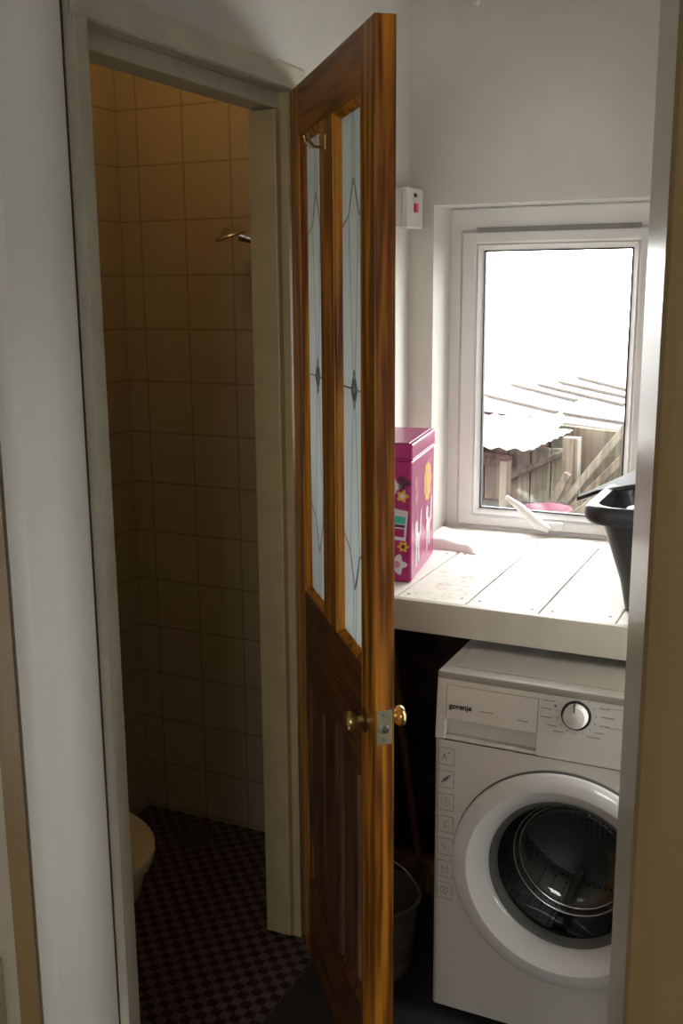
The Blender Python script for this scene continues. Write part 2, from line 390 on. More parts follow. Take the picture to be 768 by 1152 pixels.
# frame of the shower room doorway: lining, stop, architrave
fr = sempty('trim_5'); fr['label'] = 'off-white painted frame around the shower room doorway'
bm = bmesh.new()
box(bm, -1.205, -1.118, 2.116, 2.155, 0, 2.035, .002)
build('lining', bm, M['aged'], fr)
bm = bmesh.new(); box(bm, -1.205, -1.136, 2.094, 2.1165, .012, 2.0, .003); build('stop', bm, M['aged'], fr)
bm = bmesh.new(); box(bm, -1.205, -1.118, 1.40, 2.155, 2.035, 2.06, .002); build('lining', bm, M['white'], fr)
bm = bmesh.new(); box(bm, -1.205, -1.140, 1.42, 2.12, 2.002, 2.0355, .003); build('stop', bm, M['white'], fr)
bm = bmesh.new(); box(bm, -1.205, -1.118, 1.395, 1.428, 0, 2.035, .002); build('lining', bm, M['white'], fr)
bm = bmesh.new()
prism(bm, [(-1.121, 1.386), (-1.112, 1.390), (-1.106, 1.396), (-1.110, 1.404), (-1.107, 1.416), (-1.107, 1.430), (-1.112, 1.433), (-1.121, 1.433)], 0, 2.095)
build('architrave', bm, M['white'], fr, smooth=35)
bm = bmesh.new(); box(bm, -1.1202, -1.1185, 1.3825, 1.3862, 0, 2.097); build('dark_edge_line', bm, M['darkwall'], fr)  # thin dark line where the architrave meets the wall
bm = bmesh.new()
pr = [(-1.121, 2.035), (-1.110, 2.036), (-1.106, 2.040), (-1.106, 2.060), (-1.110, 2.066), (-1.110, 2.086), (-1.121, 2.096)]
a = [bm.verts.new((x, 1.39, z)) for x, z in pr]; b = [bm.verts.new((x, 2.19, z)) for x, z in pr]
bm.faces.new(a); bm.faces.new(b[::-1])
for i in range(len(pr)): bm.faces.new([a[i], b[i], b[(i+1) % len(pr)], a[(i+1) % len(pr)]])
build('architrave', bm, M['white'], fr, smooth=35)
bm = bmesh.new(); box(bm, -1.121, -1.107, 2.142, 2.185, 0, 2.035, .003); build('architrave', bm, M['white'], fr)

# ------------------------------------------------------------------ window
wn = sempty('window_1')
FX0, FX1, FZ0, FZ1 = -1.0386, -0.4211, 0.9059, 1.8397
SX0, SX1, SZ0, SZ1 = -0.9969, -0.4628, 0.9262, 1.7746
GX0, GX1, GZ0, GZ1 = -0.9338, -0.5208, 0.9771, 1.7217
def ringmesh(bm, o, i, y0, y1, bevel=.006):
    # mitred frame: outer rect o, inner rect i (x0,x1,z0,z1) with a sloping inner lip
    lev = [(o, y0+.004), (tuple([o[0]+.004, o[1]-.004, o[2]+.004, o[3]-.004]), y0), (tuple([i[0]-bevel, i[1]+bevel, i[2]-bevel, i[3]+bevel]), y0), (i, y0+bevel), (i, y1), (o, y1)]
    rings = [[bm.verts.new(p) for p in ((r[0], y, r[2]), (r[1], y, r[2]), (r[1], y, r[3]), (r[0], y, r[3]))] for r, y in lev]
    n = len(rings)
    for k in range(n):
        a, b = rings[k], rings[(k+1) % n]
        for j in range(4): bm.faces.new([a[j], a[(j+1) % 4], b[(j+1) % 4], b[j]])
bm = bmesh.new(); ringmesh(bm, (FX0, FX1, FZ0, FZ1), (SX0-.001, SX1+.001, SZ0-.001, SZ1+.001), 2.950, 3.01); build('window_frame', bm, M['upvc'], wn)
sash = None
bm = bmesh.new(); ringmesh(bm, (SX0, SX1, SZ0, SZ1), (GX0-.020, GX1+.020, GZ0-.020, GZ1+.020), 2.942, 3.0); sash = build('sash', bm, M['upvc'], wn)
bm = bmesh.new(); ringmesh(bm, (GX0-.020, GX1+.020, GZ0-.020, GZ1+.020), (GX0-.002, GX1+.002, GZ0-.002, GZ1+.002), 2.946, 2.98, .014); build('glazing_bead', bm, M['upvc'], sash)
bm = bmesh.new(); ringmesh(bm, (GX0-.003, GX1+.003, GZ0-.003, GZ1+.003), (GX0+.002, GX1-.002, GZ0+.002, GZ1-.002), 2.958, 2.976, .001); build('gasket', bm, M['rubber'], sash)
boxo('pane', GX0, GX1, 2.966, 2.974, GZ0, GZ1, M['glass'], parent=sash)
bm = bmesh.new(); box(bm, -.955, -.50, 2.944, 2.953, SZ1-.004, SZ1+.012, .001); build('drip_strip', bm, mat('grey_seal', (.25, .25, .25), .6, noise=.1), wn)
# casement handle on the bottom rail of the sash
hd = bpy.data.objects.new('window_handle', None); C.objects.link(hd); hd.parent = sash; hd.location = (-.742, 2.940, .943)
bm = bmesh.new(); box(bm, -.026, .066, -.012, .003, -.013, .013, .005); lathe(bm, [(0, -.022), (.009, -.022), (.011, -.018), (.011, 0)], 16, Matrix.Rotation(R(90), 4, 'X') @ Matrix.Translation((0, 0, .022))); build('handle_base', bm, M['upvc'], hd, smooth=40)
bm = bmesh.new()
tube(bm, [(.030, -.022, -.008), (.0, -.026, .006), (-.03, -.03, .032), (-.06, -.032, .058), (-.098, -.032, .082)], [.010, .017, .014, .011, .006], 12)
build('handle_lever', bm, M['upvc'], hd, smooth=60)

# ------------------------------------------------------------------ shelf of painted boards
sh = empty('board_shelf', 'worn white painted plank shelf with seams, below the window', 'shelf', (-.53, 2.5, .84))
def sh_box(name, x0, x1, y0, y1, z0, z1, m, bev=.0015):
    return boxo(name, x0+.53, x1+.53, y0-2.5, y1-2.5, z0-.84, z1-.84, m, bev, sh)
xs = [-1.118, -1.059, -.890, -.721, -.552, -.383, -.214, .056]
for a, b in zip(xs, xs[1:]): sh_box('board', a+.0019, b-.0019, 2.186, 2.839, .893, .915, M['shelf'], .0018)
bm = bmesh.new()
box(bm, -1.036+.53, -.422+.53, 2.8395-2.5, 2.949-2.5, .893-.84, .914-.84, .001)
build('sill_board', bm, M['shelf'], sh)
sh_box('front_edge', -1.118, .056, 2.165, 2.1855, .842, .917, M['shelf_edge'], .003)
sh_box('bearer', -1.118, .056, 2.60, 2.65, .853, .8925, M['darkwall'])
# nail heads
for i, x in enumerate(xs[1:-2]):
    for s_ in (-.025, .025):
        for y in (2.225, 2.62):
            bm = bmesh.new()
            lathe(bm, [(0, .0012), (.0038, .001), (.0038, 0)], 8, Matrix.Translation((x+s_+.53+random.uniform(-.006, .006), y-2.5+random.uniform(-.01, .01), .0749)))
            build('nail_head', bm, M['print'], sh)

# ------------------------------------------------------------------ stained pine half-glazed door
U = Vector((.628, -.778)); ang = math.atan2(U.y, U.x)
dr = sempty('door_1', (-1.113, 2.118, 0), ang)
dr['label'] = 'stained pine door with two tall frosted glass panes, standing open'
DW, DT, DH0, DH1 = .680, .036, .008, 2.034
# local x along the leaf from the hinge, local y = thickness (0..DT, 0 = face towards the camera side), z up
# direction check: local +y must be the (.778,.628) side
sgn = 1
def db(name, x0, x1, z0, z1, m, y0=0, y1=DT, bev=.0015, parent=None):
    return boxo(name, x0, x1, y0, y1, z0, z1, m, bev, parent or dr)
ST = .090; ML0, ML1 = .285, .395
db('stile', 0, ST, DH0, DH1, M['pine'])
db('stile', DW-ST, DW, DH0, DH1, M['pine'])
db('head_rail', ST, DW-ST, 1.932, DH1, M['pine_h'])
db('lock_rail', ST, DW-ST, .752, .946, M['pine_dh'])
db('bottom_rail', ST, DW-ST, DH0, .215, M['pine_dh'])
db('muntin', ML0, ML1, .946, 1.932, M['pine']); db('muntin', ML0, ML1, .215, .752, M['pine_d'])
def mould(x0, x1, z0, z1, wd, side):
    bm = bmesh.new()
    y0, y1 = (.002, .013) if side == 0 else (DT-.002, DT-.013)
    o = [(x0, z0), (x1, z0), (x1, z1), (x0, z1)]; i = [(x0+wd, z0+wd), (x1-wd, z0+wd), (x1-wd, z1-wd), (x0+wd, z1-wd)]
    h = [(x0+wd*.45, z0+wd*.45), (x1-wd*.45, z0+wd*.45), (x1-wd*.45, z1-wd*.45), (x0+wd*.45, z1-wd*.45)]
    rings = [[bm.verts.new((x, yy, z)) for x, z in r] for r, yy in ((o, y0), (h, y0+(y1-y0)*.15), (i, y1), (i, .018), (o, .018))]
    for k in range(5):
        a, b = rings[k], rings[(k+1) % 5]
        for j in range(4): bm.faces.new([a[j], a[(j+1) % 4], b[(j+1) % 4], b[j]])
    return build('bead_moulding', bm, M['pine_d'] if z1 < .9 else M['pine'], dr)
for (a, b) in ((ST, ML0), (ML1, DW-ST)):
    mould(a, b, .946, 1.932, .012, 0); mould(a, b, .946, 1.932, .012, 1)
    mould(a, b, .215, .752, .014, 0); mould(a, b, .215, .752, .014, 1)
    g = boxo('glass_pane', a+.004, b-.004, .015, .021, .950, 1.928, M['fglass'], parent=dr)
    # leaded pattern on the pane: thin lines with diamonds
    bm = bmesh.new(); c = (a+b)/2; wd = b-a-.03
    def ln(p, q, t=.0016):
        p = Vector((p[0], .0145, p[1])); q = Vector((q[0], .0145, q[1])); d = (q-p).normalized(); nn = Vector((-d.z, 0, d.x))*t
        vs = [bm.verts.new(v) for v in (p-nn, q-nn, q+nn, p+nn)]; bm.faces.new(vs)
        vs = [bm.verts.new(v+Vector((0, -.0010, 0))) for v in (p-nn, q-nn, q+nn, p+nn)]; bm.faces.new(vs)
    zc = 1.44
    for s in (-1, 1):
        pts = [(c+s*.006, .955), (c+s*.012, 1.07), (c+s*.034, 1.13), (c+s*.020, 1.30), (c+s*.004, zc), (c+s*.020, zc+.14), (c+s*.034, 1.75), (c+s*.010, 1.80), (c+s*.006, 1.925)]
        for p, q in zip(pts, pts[1:]): ln(p, q, .0009)
        ln((c+s*wd/2, 1.155), (c+s*.034, 1.13)); ln((c+s*.034, 1.13), (c, 1.06)); ln((c+s*wd/2, 1.73), (c+s*.034, 1.75)); ln((c+s*.034, 1.75), (c, 1.81))
        ln((c+s*wd/2, zc), (c+s*.022, zc)); ln((c+s*.022, zc), (c, zc+.035)); ln((c+s*.022, zc), (c, zc-.035))
        ln((c+s*.012, zc), (c, zc+.018), .004); ln((c+s*.012, zc), (c, zc-.018), .004)
    build('leading', bm, M['lead'], g)
    # raised lower panel
    bm = bmesh.new(); x0, x1, z0, z1 = a+.003, b-.003, .218, .749
    rings = []
    for r, yy in ((0, .011), (.040, .011), (.046, .005)): rings.append([bm.verts.new(p) for p in ((x0+r, yy, z0+r), (x1-r, yy, z0+r), (x1-r, yy, z1-r), (x0+r, yy, z1-r))])
    back = []
    for r, yy in ((0, DT-.011), (.040, DT-.011), (.046, DT-.005)): back.append([bm.verts.new(p) for p in ((x0+r, yy, z0+r), (x1-r, yy, z0+r), (x1-r, yy, z1-r), (x0+r, yy, z1-r))])
    for rs in (rings, back):
        for p, q in zip(rs, rs[1:]):
            for j in range(4): bm.faces.new([p[j], p[(j+1) % 4], q[(j+1) % 4], q[j]])
        bm.faces.new(rs[-1])
    for j in range(4): bm.faces.new([rings[0][j], rings[0][(j+1) % 4], back[0][(j+1) % 4], back[0][j]])
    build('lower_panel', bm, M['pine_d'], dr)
# latch plate on the free edge
bm = bmesh.new(); box(bm, DW-.001, DW+.0015, .004, .0315, .828, .893, .0006)
lp = build('latch_plate', bm, M['nickel'], dr); lp['label'] = 'aged brass latch plate on the free edge'
bm = bmesh.new(); lathe(bm, [(0, .009), (.006, .008), (.0085, .004), (.0085, 0)], 16, Matrix.Translation((DW, .018, .858)) @ Matrix.Rotation(R(90), 4, 'Y'))
build('latch_bolt', bm, M['steel'], lp)
for zz in (.884, .837):
    bm = bmesh.new(); lathe(bm, [(0, .0022), (.0035, .002), (.004, 0)], 10, Matrix.Translation((DW+.001, .018, zz)) @ Matrix.Rotation(R(90), 4, 'Y'))
    build('screw', bm, M['print'], lp)
for side in (0, 1):
    bm = bmesh.new()
    prof = [(0, -.002), (.024, -.002), (.024, .002), (.018, .005), (.008, .006), (.007, .015), (.012, .019), (.0185, .025), (.0195, .031), (.016, .037), (.008, .040), (0, .041)]
    T = Matrix.Translation((.618, 0 if side == 0 else DT, .852)) @ Matrix.Rotation(R(90) if side == 0 else R(-90), 4, 'X')
    lathe(bm, prof, 28, T); kb = build('door_knob', bm, M['brass'], dr, smooth=50); kb['label'] = 'round brass knob'
# coat hook on the muntin
hk = bpy.data.objects.new('coat_hook', None); C.objects.link(hk); hk.parent = dr; hk.scale = (.7, .8, .62); hk.location = (.335, 0, 1.888); hk['label'] = 'brass double coat hook'
bm = bmesh.new(); box(bm, -.010, .010, -.003, .0005, -.02, .022, .001); build('hook_plate', bm, M['brass'], hk)
for s in (-1, 1):
    bm = bmesh.new(); tube(bm, [(0, -.001, -.006), (s*.006, -.014, -.014), (s*.014, -.030, -.012), (s*.020, -.043, .004), (s*.022, -.046, .022)], [.004, .0034, .003, .0028, .004], 10)
    build('prong', bm, M['brass'], hk, smooth=60)
for zz in (.25, 1.80):
    bm = bmesh.new(); tube(bm, [(-.004, DT+.004, zz-.038), (-.004, DT+.004, zz+.038)], .005, 10); build('hinge', bm, M['brass'], dr)

# ------------------------------------------------------------------ washing machine
WX, WY = -.722, 2.0
wm = empty('washing_machine', 'white front-loading washing machine under the shelf', 'washing machine', (WX+.30, WY+.28, 0))
LX, LY = -.30, -.28    # local coordinates of the front left corner
def L3(x, y, z): return (x+LX, y+LY, z)      # x from machine left, y from its front face
PC = (.290, .400); PR = .215
bm = bmesh.new()
Wm, D_, Ht = .60, .56, .668
angs = sorted(set([2*PI*k/72 for k in range(72)] + [math.atan2(z-PC[1], x-PC[0]) % (2*PI) for x in (.012, Wm-.012) for z in (.020, Ht)]))
inn, out_, mid = [], [], []
for a in angs:
    ca, sa = math.cos(a), math.sin(a)
    t = min([((Wm-.012-PC[0])/ca if ca > 1e-9 else (.012-PC[0])/ca if ca < -1e-9 else 9), ((Ht-PC[1])/sa if sa > 1e-9 else (.020-PC[1])/sa if sa < -1e-9 else 9)])
    inn.append(bm.verts.new(L3(PC[0]+PR*ca, .0, PC[1]+PR*sa))); mid.append(bm.verts.new(L3(PC[0]+PR*ca, .05, PC[1]+PR*sa))); out_.append(bm.verts.new(L3(PC[0]+t*ca, 0, PC[1]+t*sa)))
n = len(angs)
for k in range(n):
    j = (k+1) % n
    bm.faces.new([inn[k], inn[j], out_[j], out_[k]]); bm.faces.new([inn[k], mid[k], mid[j], inn[j]])
# side / back shell with rounded front edges
def shell(prof, z0, z1):
    a = [bm.verts.new(L3(x, y, z0)) for x, y in prof]; b = [bm.verts.new(L3(x, y, z1)) for x, y in prof]
    for i in range(len(prof)-1): bm.faces.new([a[i], a[i+1], b[i+1], b[i]])
    return a, b
cr = [(.012-.012*math.sin(t), .012-.012*math.cos(t)) for t in [i*PI/2/5 for i in range(6)]]
prof = [(.012, 0)] + cr[1:] + [(0, D_), (Wm, D_)] + [(Wm-x, y) for x, y in cr[::-1]]
a, b = shell(prof, .020, Ht); bm.faces.new(a)
build('body', bm, M['wm'], wm, smooth=35)
# upper body and top
bm = bmesh.new()
box(bm, *[v+LX for v in (0, Wm)], *[v+LY for v in (.035, D_)], Ht, .800, 0)
build('upper_body', bm, M['wm'], wm)
bm = bmesh.new()
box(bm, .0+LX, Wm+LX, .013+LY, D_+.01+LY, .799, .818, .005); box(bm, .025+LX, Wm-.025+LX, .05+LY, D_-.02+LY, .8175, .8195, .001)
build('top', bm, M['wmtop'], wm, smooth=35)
for x in (.05, .55):
    for y in (.05, .50):
        bm = bmesh.new(); lathe(bm, [(0, 0), (.02, 0), (.018, .02), (0, .02)], 16, Matrix.Translation(L3(x, y, 0))); build('foot', bm, M['black'], wm)
# control panel: leans back a little. drawer recess notch left
cp = bpy.data.objects.new('control_panel', None); C.objects.link(cp); cp.parent = wm; cp.location = L3(0, 0, Ht); cp.rotation_euler = (R(-6), 0, 0)
PH = .140
bm = bmesh.new(); box(bm, .222, Wm-.001, 0, .045, .001, PH, .0015); box(bm, .001, .023, 0, .045, .001, PH, .0015)
box(bm, .021, .224, 0, .045, .122, PH, .0008); box(bm, .021, .224, .022, .045, .001, .125); box(bm, .021, .224, 0.002, .03, .001, .010, .002)
build('fascia', bm, M['wm'], cp, smooth=35)
bm = bmesh.new(); box(bm, .0236, .2214, -.0004, .021, .048, .1214, .0008)
dw = build('detergent_drawer', bm, M['wm'], cp, smooth=35)
TX = Matrix.Rotation(R(90), 4, 'X')
text('brand_lettering', 'gorenje', .0165, Matrix.Translation((.030, -.0016, .072)) @ TX, M['black'], dw, bold=.0004)
for x_, z_, n_ in ((.098, .0735, 5), (.180, .0685, 4)):
    bm = bmesh.new()
    for k in range(n_): box(bm, x_+k*.0058, x_+k*.0058+.0044, -.0010, .0, z_, z_+.0022)
    build('faint_print', bm, M['print'], dw)
kx, kz = .301, .100
bm = bmesh.new(); lathe(bm, [(0, .004), (.0305, .004), (.0305, 0)], 40, Matrix.Translation((kx, 0, kz)) @ TX); kr = build('knob_ring', bm, M['black'], cp, smooth=40)
bm = bmesh.new(); lathe(bm, [(0, .024), (.012, .0235), (.0215, .021), (.0245, .016), (.0255, .003)], 40, Matrix.Translation((kx, 0, kz)) @ TX); kn = build('programme_knob', bm, M['wmmatt'], cp, smooth=40)
bm = bmesh.new(); box(bm, kx-.001, kx+.001, -.0255, -.003, kz+.012, kz+.0295); build('knob_mark', bm, M['black'], kn)
bm = bmesh.new()
for k in range(15):
    a = R(90+24*k+12); ca, sa = math.cos(a), math.sin(a)
    box(bm, kx+.040*ca-.0012, kx+.040*ca+.0012, -.0006, 0.001, kz+.038*sa-.0012, kz+.038*sa+.0012)
    s = 1 if ca > 0 else -1
    x0 = kx+s*.045+(ca-s)*.018 if abs(ca) > .25 else None
    if x0 is not None:
        x0 = kx+.047*ca+s*.004; x1 = x0+s*random.uniform(.018, .030)
        box(bm, min(x0, x1), max(x0, x1), -.0006, .001, kz+.044*sa-.0008, kz+.044*sa+.0008)
for zz in (.085, .125): box(bm, .36, .56, -.0005, .001, zz-.0003, zz+.0003)
lathe(bm, [(0, .001), (.0032, .001), (.0032, 0)], 12, Matrix.Translation((kx-.043, 0, kz+.013)) @ TX)
build('programme_marks', bm, M['print'], cp)
# energy / feature icons down the left
def icon(i, zc):
    bm = bmesh.new(); x0, x1, z0, z1 = .010, .046, zc-.020, zc+.020; t = .0005
    y0, y1 = LY-.0006, LY+.001
    def q(a, b, c, d): box(bm, a+LX, b+LX, y0, y1, c, d)
    q(x0, x1, z0, z0+2*t); q(x0, x1, z1-2*t, z1); q(x0, x0+2*t, z0, z1); q(x1-2*t, x1, z0, z1)
    def seg(p, q_, w=.0007):
        p = Vector((p[0]+.011+LX, 0, p[1]+zc)); q2 = Vector((q_[0]+.011+LX, 0, q_[1]+zc)); d = (q2-p).normalized(); nn = Vector((-d.z, 0, d.x))*w
        for yy in (y0,): bm.faces.new([bm.verts.new(v+Vector((0, yy, 0))) for v in (p-nn, q2-nn, q2+nn, p+nn)])
    if i == 0:
        for a_, b_ in (((.007, -.009), (.012, .007)), ((.012, .007), (.017, -.009)), ((.009, -.003), (.015, -.003)), ((.019, .008), (.025, .008)), ((.022, .005), (.022, .011))): seg(a_, b_, .0009)
    elif i == 1:
        for k in range(4): seg((.006+.004*k, -.010+.002*k), (.014+.004*k, .002+.003*k), .0009)
        seg((.005, -.008), (.024, .006)); seg((.010, .0), (.027, .012))
    elif i == 2:
        for k in range(12): seg((.016+.010*math.cos(k*PI/6), .010*math.sin(k*PI/6)), (.016+.010*math.cos((k+.8)*PI/6), .010*math.sin((k+.8)*PI/6)))
        seg((.016, .0), (.016, .007)); seg((.016, 0), (.021, -.002))
    elif i == 3:
        seg((.016, -.010), (.016, .008)); seg((.016, .008), (.024, .008)); seg((.016, -.003), (.024, -.003)); seg((.024, -.010), (.024, -.003))
    elif i == 4:
        seg((.007, .006), (.013, .006)); seg((.013, .006), (.013, -.004))
        for k in range(8): seg((.021+.005*math.cos(k*PI/4), -.003+.005*math.sin(k*PI/4)), (.021+.005*math.cos((k+1)*PI/4), -.003+.005*math.sin((k+1)*PI/4)))
    elif i == 5:
        seg((.009, .009), (.009, -.009)); seg((.009, -.009), (.023, -.009)); seg((.023, -.009), (.023, .009)); seg((.009, .004), (.016, .001)); seg((.016, .001), (.023, .004))
    else:
        for k in range(10): seg((.016+.009*math.cos(k*PI/5), .001+.009*math.sin(k*PI/5)), (.016+.009*math.cos((k+1)*PI/5), .001+.009*math.sin((k+1)*PI/5)))
        seg((.010, -.006), (.022, .008)); seg((.022, -.006), (.010, .008))
    return build('feature_icon', bm, M['print'], wm)
for i in range(7): icon(i, .630-.0535*i)
# porthole
TP = Matrix.Translation(L3(PC[0], 0, PC[1])) @ Matrix.Rotation(R(90), 4, 'X')     # local z -> -y (towards the viewer)
bm = bmesh.new(); lathe(bm, [(.2448, 0.0005), (.2448, .003), (.242, .004)], 96, TP); lathe(bm, [(.243, .0), (.243, .0045), (.20, .0045), (.20, 0)], 96, TP)
build('door_seal_shadow', bm, M['gasket'], wm, smooth=40)
bm = bmesh.new(); lathe(bm, [(.200, -.004), (.240, .004), (.243, .010), (.242, .015), (.238, .019), (.226, .023), (.211, .025), (.206, .0245), (.202, .021), (.188, .010), (.173, -.004), (.169, -.014), (.166, -.018), (.166, -.026), (.188, -.018)], 96, TP, closed=True)
ring = build('porthole_door', bm, M['wmring'], wm, smooth=30); ring['label'] = 'round white porthole door with a bowl of glass'
bm = bmesh.new(); lathe(bm, [(.170, -.0195), (.166, -.015), (.157, -.021), (.152, -.032), (.157, -.036)], 96, TP, closed=True); build('glass_rim', bm, M['gasket'], ring, smooth=60)
bm = bmesh.new(); lathe(bm, [(.158, -.030), (.149, -.050), (.136, -.078), (.130, -.088), (.124, -.094), (.120, -.102), (.115, -.106), (.104, -.112), (.080, -.119), (.040, -.124), (0, -.125)], 96, TP); build('glass_bowl', bm, M['bowl'], ring, smooth=60)
bm = bmesh.new(); lathe(bm, [(.214, -.03), (.190, -.034), (.170, -.040), (.160, -.050), (.164, -.062), (.176, -.066), (.186, -.078), (.20, -.080)], 80, TP); build('rubber_gasket', bm, M['gasket'], wm, smooth=60)
bm = bmesh.new(); lathe(bm, [(.190, -.084), (.236, -.086), (.236, -.13), (.235, -.36), (.22, -.385), (.0, -.37)], 80, TP)
dm = build('drum', bm, M['drum'], wm, smooth=40)
for k in range(3):
    a = R(-100+120*k); bm = bmesh.new()
    Tk = TP @ Matrix.Rotation(a, 4, 'Z')
    vs = []
    for h, wdt, rr in ((-.11, .018, .225), (-.36, .018, .225), (-.35, .006, .175), (-.13, .006, .175)):
        vs.append([bm.verts.new(Tk @ Vector((rr, s*wdt, h))) for s in (-1, 1)])
    for k2 in range(4):
        p, q = vs[k2], vs[(k2+1) % 4]; bm.faces.new([p[0], p[1], q[1], q[0]])
    bm.faces.new([v[0] for v in vs]); bm.faces.new([v[1] for v in vs][::-1])
    build('drum_paddle', bm, M['dsteel'], dm)
for rr_, hh_ in ((.122, -.100), (.132, -.088)):  # thin steel rings stand in for curved reflections in the glass bowl
    bm = bmesh.new(); lathe(bm, [(rr_+.0035*math.cos(t), hh_+.0035*math.sin(t)) for t in [2*PI*k/10 for k in range(10)]], 96, TP, closed=True)
    build('bowl_reflection_ring', bm, M['steel'], ring, smooth=60)
# lower kick flap line
bm = bmesh.new(); box(bm, .42+LX, .56+LX, LY-.0012, LY+.002, .045, .125, .001); build('filter_flap', bm, M['wm'], wm)

# ------------------------------------------------------------------ pink tin on the shelf
tn = empty('pink_tin', 'tall pink metal tin with flower pictures and lid, on the shelf by the left wall', 'tin', (-.898, 2.305, .9155), math.atan2(.17, .985))
TW, TD, TH = -.158, .296, .302
bm = bmesh.new(); box(bm, TW, 0, 0, TD, 0, TH, .006, 0, seg=3)
def rx(k): return k
def patch(poly, face, mi, off=.0006):
    # face 'f' -> front (x,z), 's' -> right side (y,z)
    vs = [bm.verts.new((p[0], -off, p[1]) if face == 'f' else (off, p[0], p[1])) for p in poly]
    bm.faces.new(vs).material_index = mi
def blob(cx, cz, r, petals=0, n=30, sq=1.0, depth=.25):
    return [(cx+sq*r*(1+(depth*math.cos(petals*t) if petals else 0))*math.cos(t), cz+r*(1+(depth*math.cos(petals*t) if petals else 0))*math.sin(t)) for t in [2*PI*k/n for k in range(n)]]
# front: flower, card with teal band, flowers
patch(blob(-.022, .215, .013, 5), 'f', 2); patch(blob(-.022, .215, .006), 'f', 1, .0009)
patch(blob(-.020, .247, .015, 3), 'f', 4); patch(blob(-.045, .238, .017, 4), 'f', 1)
patch([(-.075, .110), (-.014, .104), (-.008, .178), (-.070, .190)], 'f', 1)
patch([(-.070, .150), (-.015, .146), (-.014, .164), (-.069, .169)], 'f', 3, .0009)
patch([(-.070, .140), (-.016, .137), (-.0155, .144), (-.070, .147)], 'f', 4, .0009)
patch([(-.070, .118), (-.018, .113), (-.017, .134), (-.070, .137)], 'f', 0, .0009)
patch(blob(-.020, .090, .012, 6), 'f', 2); patch(blob(-.020, .090, .005), 'f', 4, .0009)
patch(blob(-.036, .045, .022, 5), 'f', 1); patch(blob(-.036, .045, .009), 'f', 5, .0009)
patch(blob(-.100, .230, .020, 5), 'f', 1); patch(blob(-.115, .06, .018, 6), 'f', 2)
# side: big yellow flower, white shapes
patch(blob(.205, .218, .050, 9, 54, depth=.08), 's', 2); patch(blob(.205, .218, .030), 's', 5, .0009); patch(blob(.205, .218, .024), 's', 2, .0012)
patch(blob(.060, .200, .018, 4), 's', 5); patch(blob(.055, .238, .016, 5), 's', 5)
for (c, z0) in ((.075, .045), (.215, .055)):   # pale long-stemmed shapes
    patch(blob(c, z0+.045, .020, 0, sq=1.4), 's', 1); patch(blob(c-.015, z0+.080, .018, 0), 's', 1, .0008)
    patch([(c+.02, z0+.045), (c+.045, z0+.050), (c+.050, z0+.115), (c+.036, z0+.118)], 's', 1, .0010)
    patch([(c-.025, z0-.02), (c-.008, z0-.02), (c-.004, z0+.045), (c-.022, z0+.045)], 's', 1, .0010); patch([(c+.006, z0-.012), (c+.022, z0-.012), (c+.02, z0+.045), (c+.002, z0+.045)], 's', 1, .0010)
for k in range(14):
    patch(blob(random.uniform(.02, .275), random.uniform(.02, .28), random.uniform(.004, .009), 5, 20), 's', 5, .0004)
build('tin_body', bm, [M['pink'], M['p_white'], M['p_yellow'], M['p_teal'], M['p_dark'], M['p_pale']], tn, smooth=None)
bm = bmesh.new()
box(bm, TW-.002, .002, -.002, TD+.002, .306, .342, .004, seg=3)
box(bm, TW-.003, .003, -.003, TD+.003, .3015, .3065, .0015)
box(bm, TW+.008, -.008, .008, TD-.008, .3415, .3435, .001)
build('tin_lid', bm, M['pink_lid'], tn, smooth=35)

# ------------------------------------------------------------------ rag at the foot of the reveal
bm = bmesh.new()
nx, ny = 18, 14
top, bot = [], []
for i in range(nx+1):
    ra, rb_ = [], []
    for j in range(ny+1):
        u, v = i/nx, j/ny
        x = -1.008+.150*u+.022*v-.012*math.sin(PI*v); y = 2.825-.175*v+.035*u*(1-v)*0-.020*u+.010*math.sin(PI*u)
        e = min(1, u/.10, (1-u)/.18)*min(1, v/.12, (1-v)/.10)
        hh = .027*(max(0, e)**.45)*(1-.50*u)*(1+.10*math.sin(11*u+5*v))+.0012
        ra.append(bm.verts.new((x, y, .9163+hh))); rb_.append(bm.verts.new((x, y, .9160)))
    top.append(ra); bot.append(rb_)
for i in range(nx):
    for j in range(ny):
        bm.faces.new([top[i][j], top[i+1][j], top[i+1][j+1], top[i][j+1]]); bm.faces.new([bot[i][j], bot[i][j+1], bot[i+1][j+1], bot[i+1][j]])
for i in range(nx):
    bm.faces.new([top[i][0], bot[i][0], bot[i+1][0], top[i+1][0]]); bm.faces.new([top[i][ny], top[i+1][ny], bot[i+1][ny], bot[i][ny]])
for j in range(ny):
    bm.faces.new([top[0][j], top[0][j+1], bot[0][j+1], bot[0][j]]); bm.faces.new([top[nx][j], bot[nx][j], bot[nx][j+1], top[nx][j+1]])
o = build('white_rag', bm, M['cloth'], smooth=60)
tag(o, 'crumpled white rag on the shelf beside the pink tin, at the window corner', 'rag')

# ------------------------------------------------------------------ switch box
sw = empty('fused_switch_box', 'white surface-mounted switch box with red rocker on the wall above the tin', 'switch', (XL, 2.758, 1.783))
boxo('back_box', 0, .034, -.058, .058, -.002, .1, M['switch'], .003, sw)
bm = bmesh.new(); box(bm, .034, .050, -.059, .059, -.003, .101, .003); fp = build('faceplate', bm, M['switch'], sw, smooth=35)
bm = bmesh.new(); box(bm, .048, .055, -.010, .014, .038, .062, .002); rk = build('rocker', bm, M['red'], sw); rk['label'] = 'red rocker'
bm = bmesh.new(); box(bm, .048, .052, -.010, .010, .078, .088, .001); build('neon_lens', bm, M['p_dark'], sw)

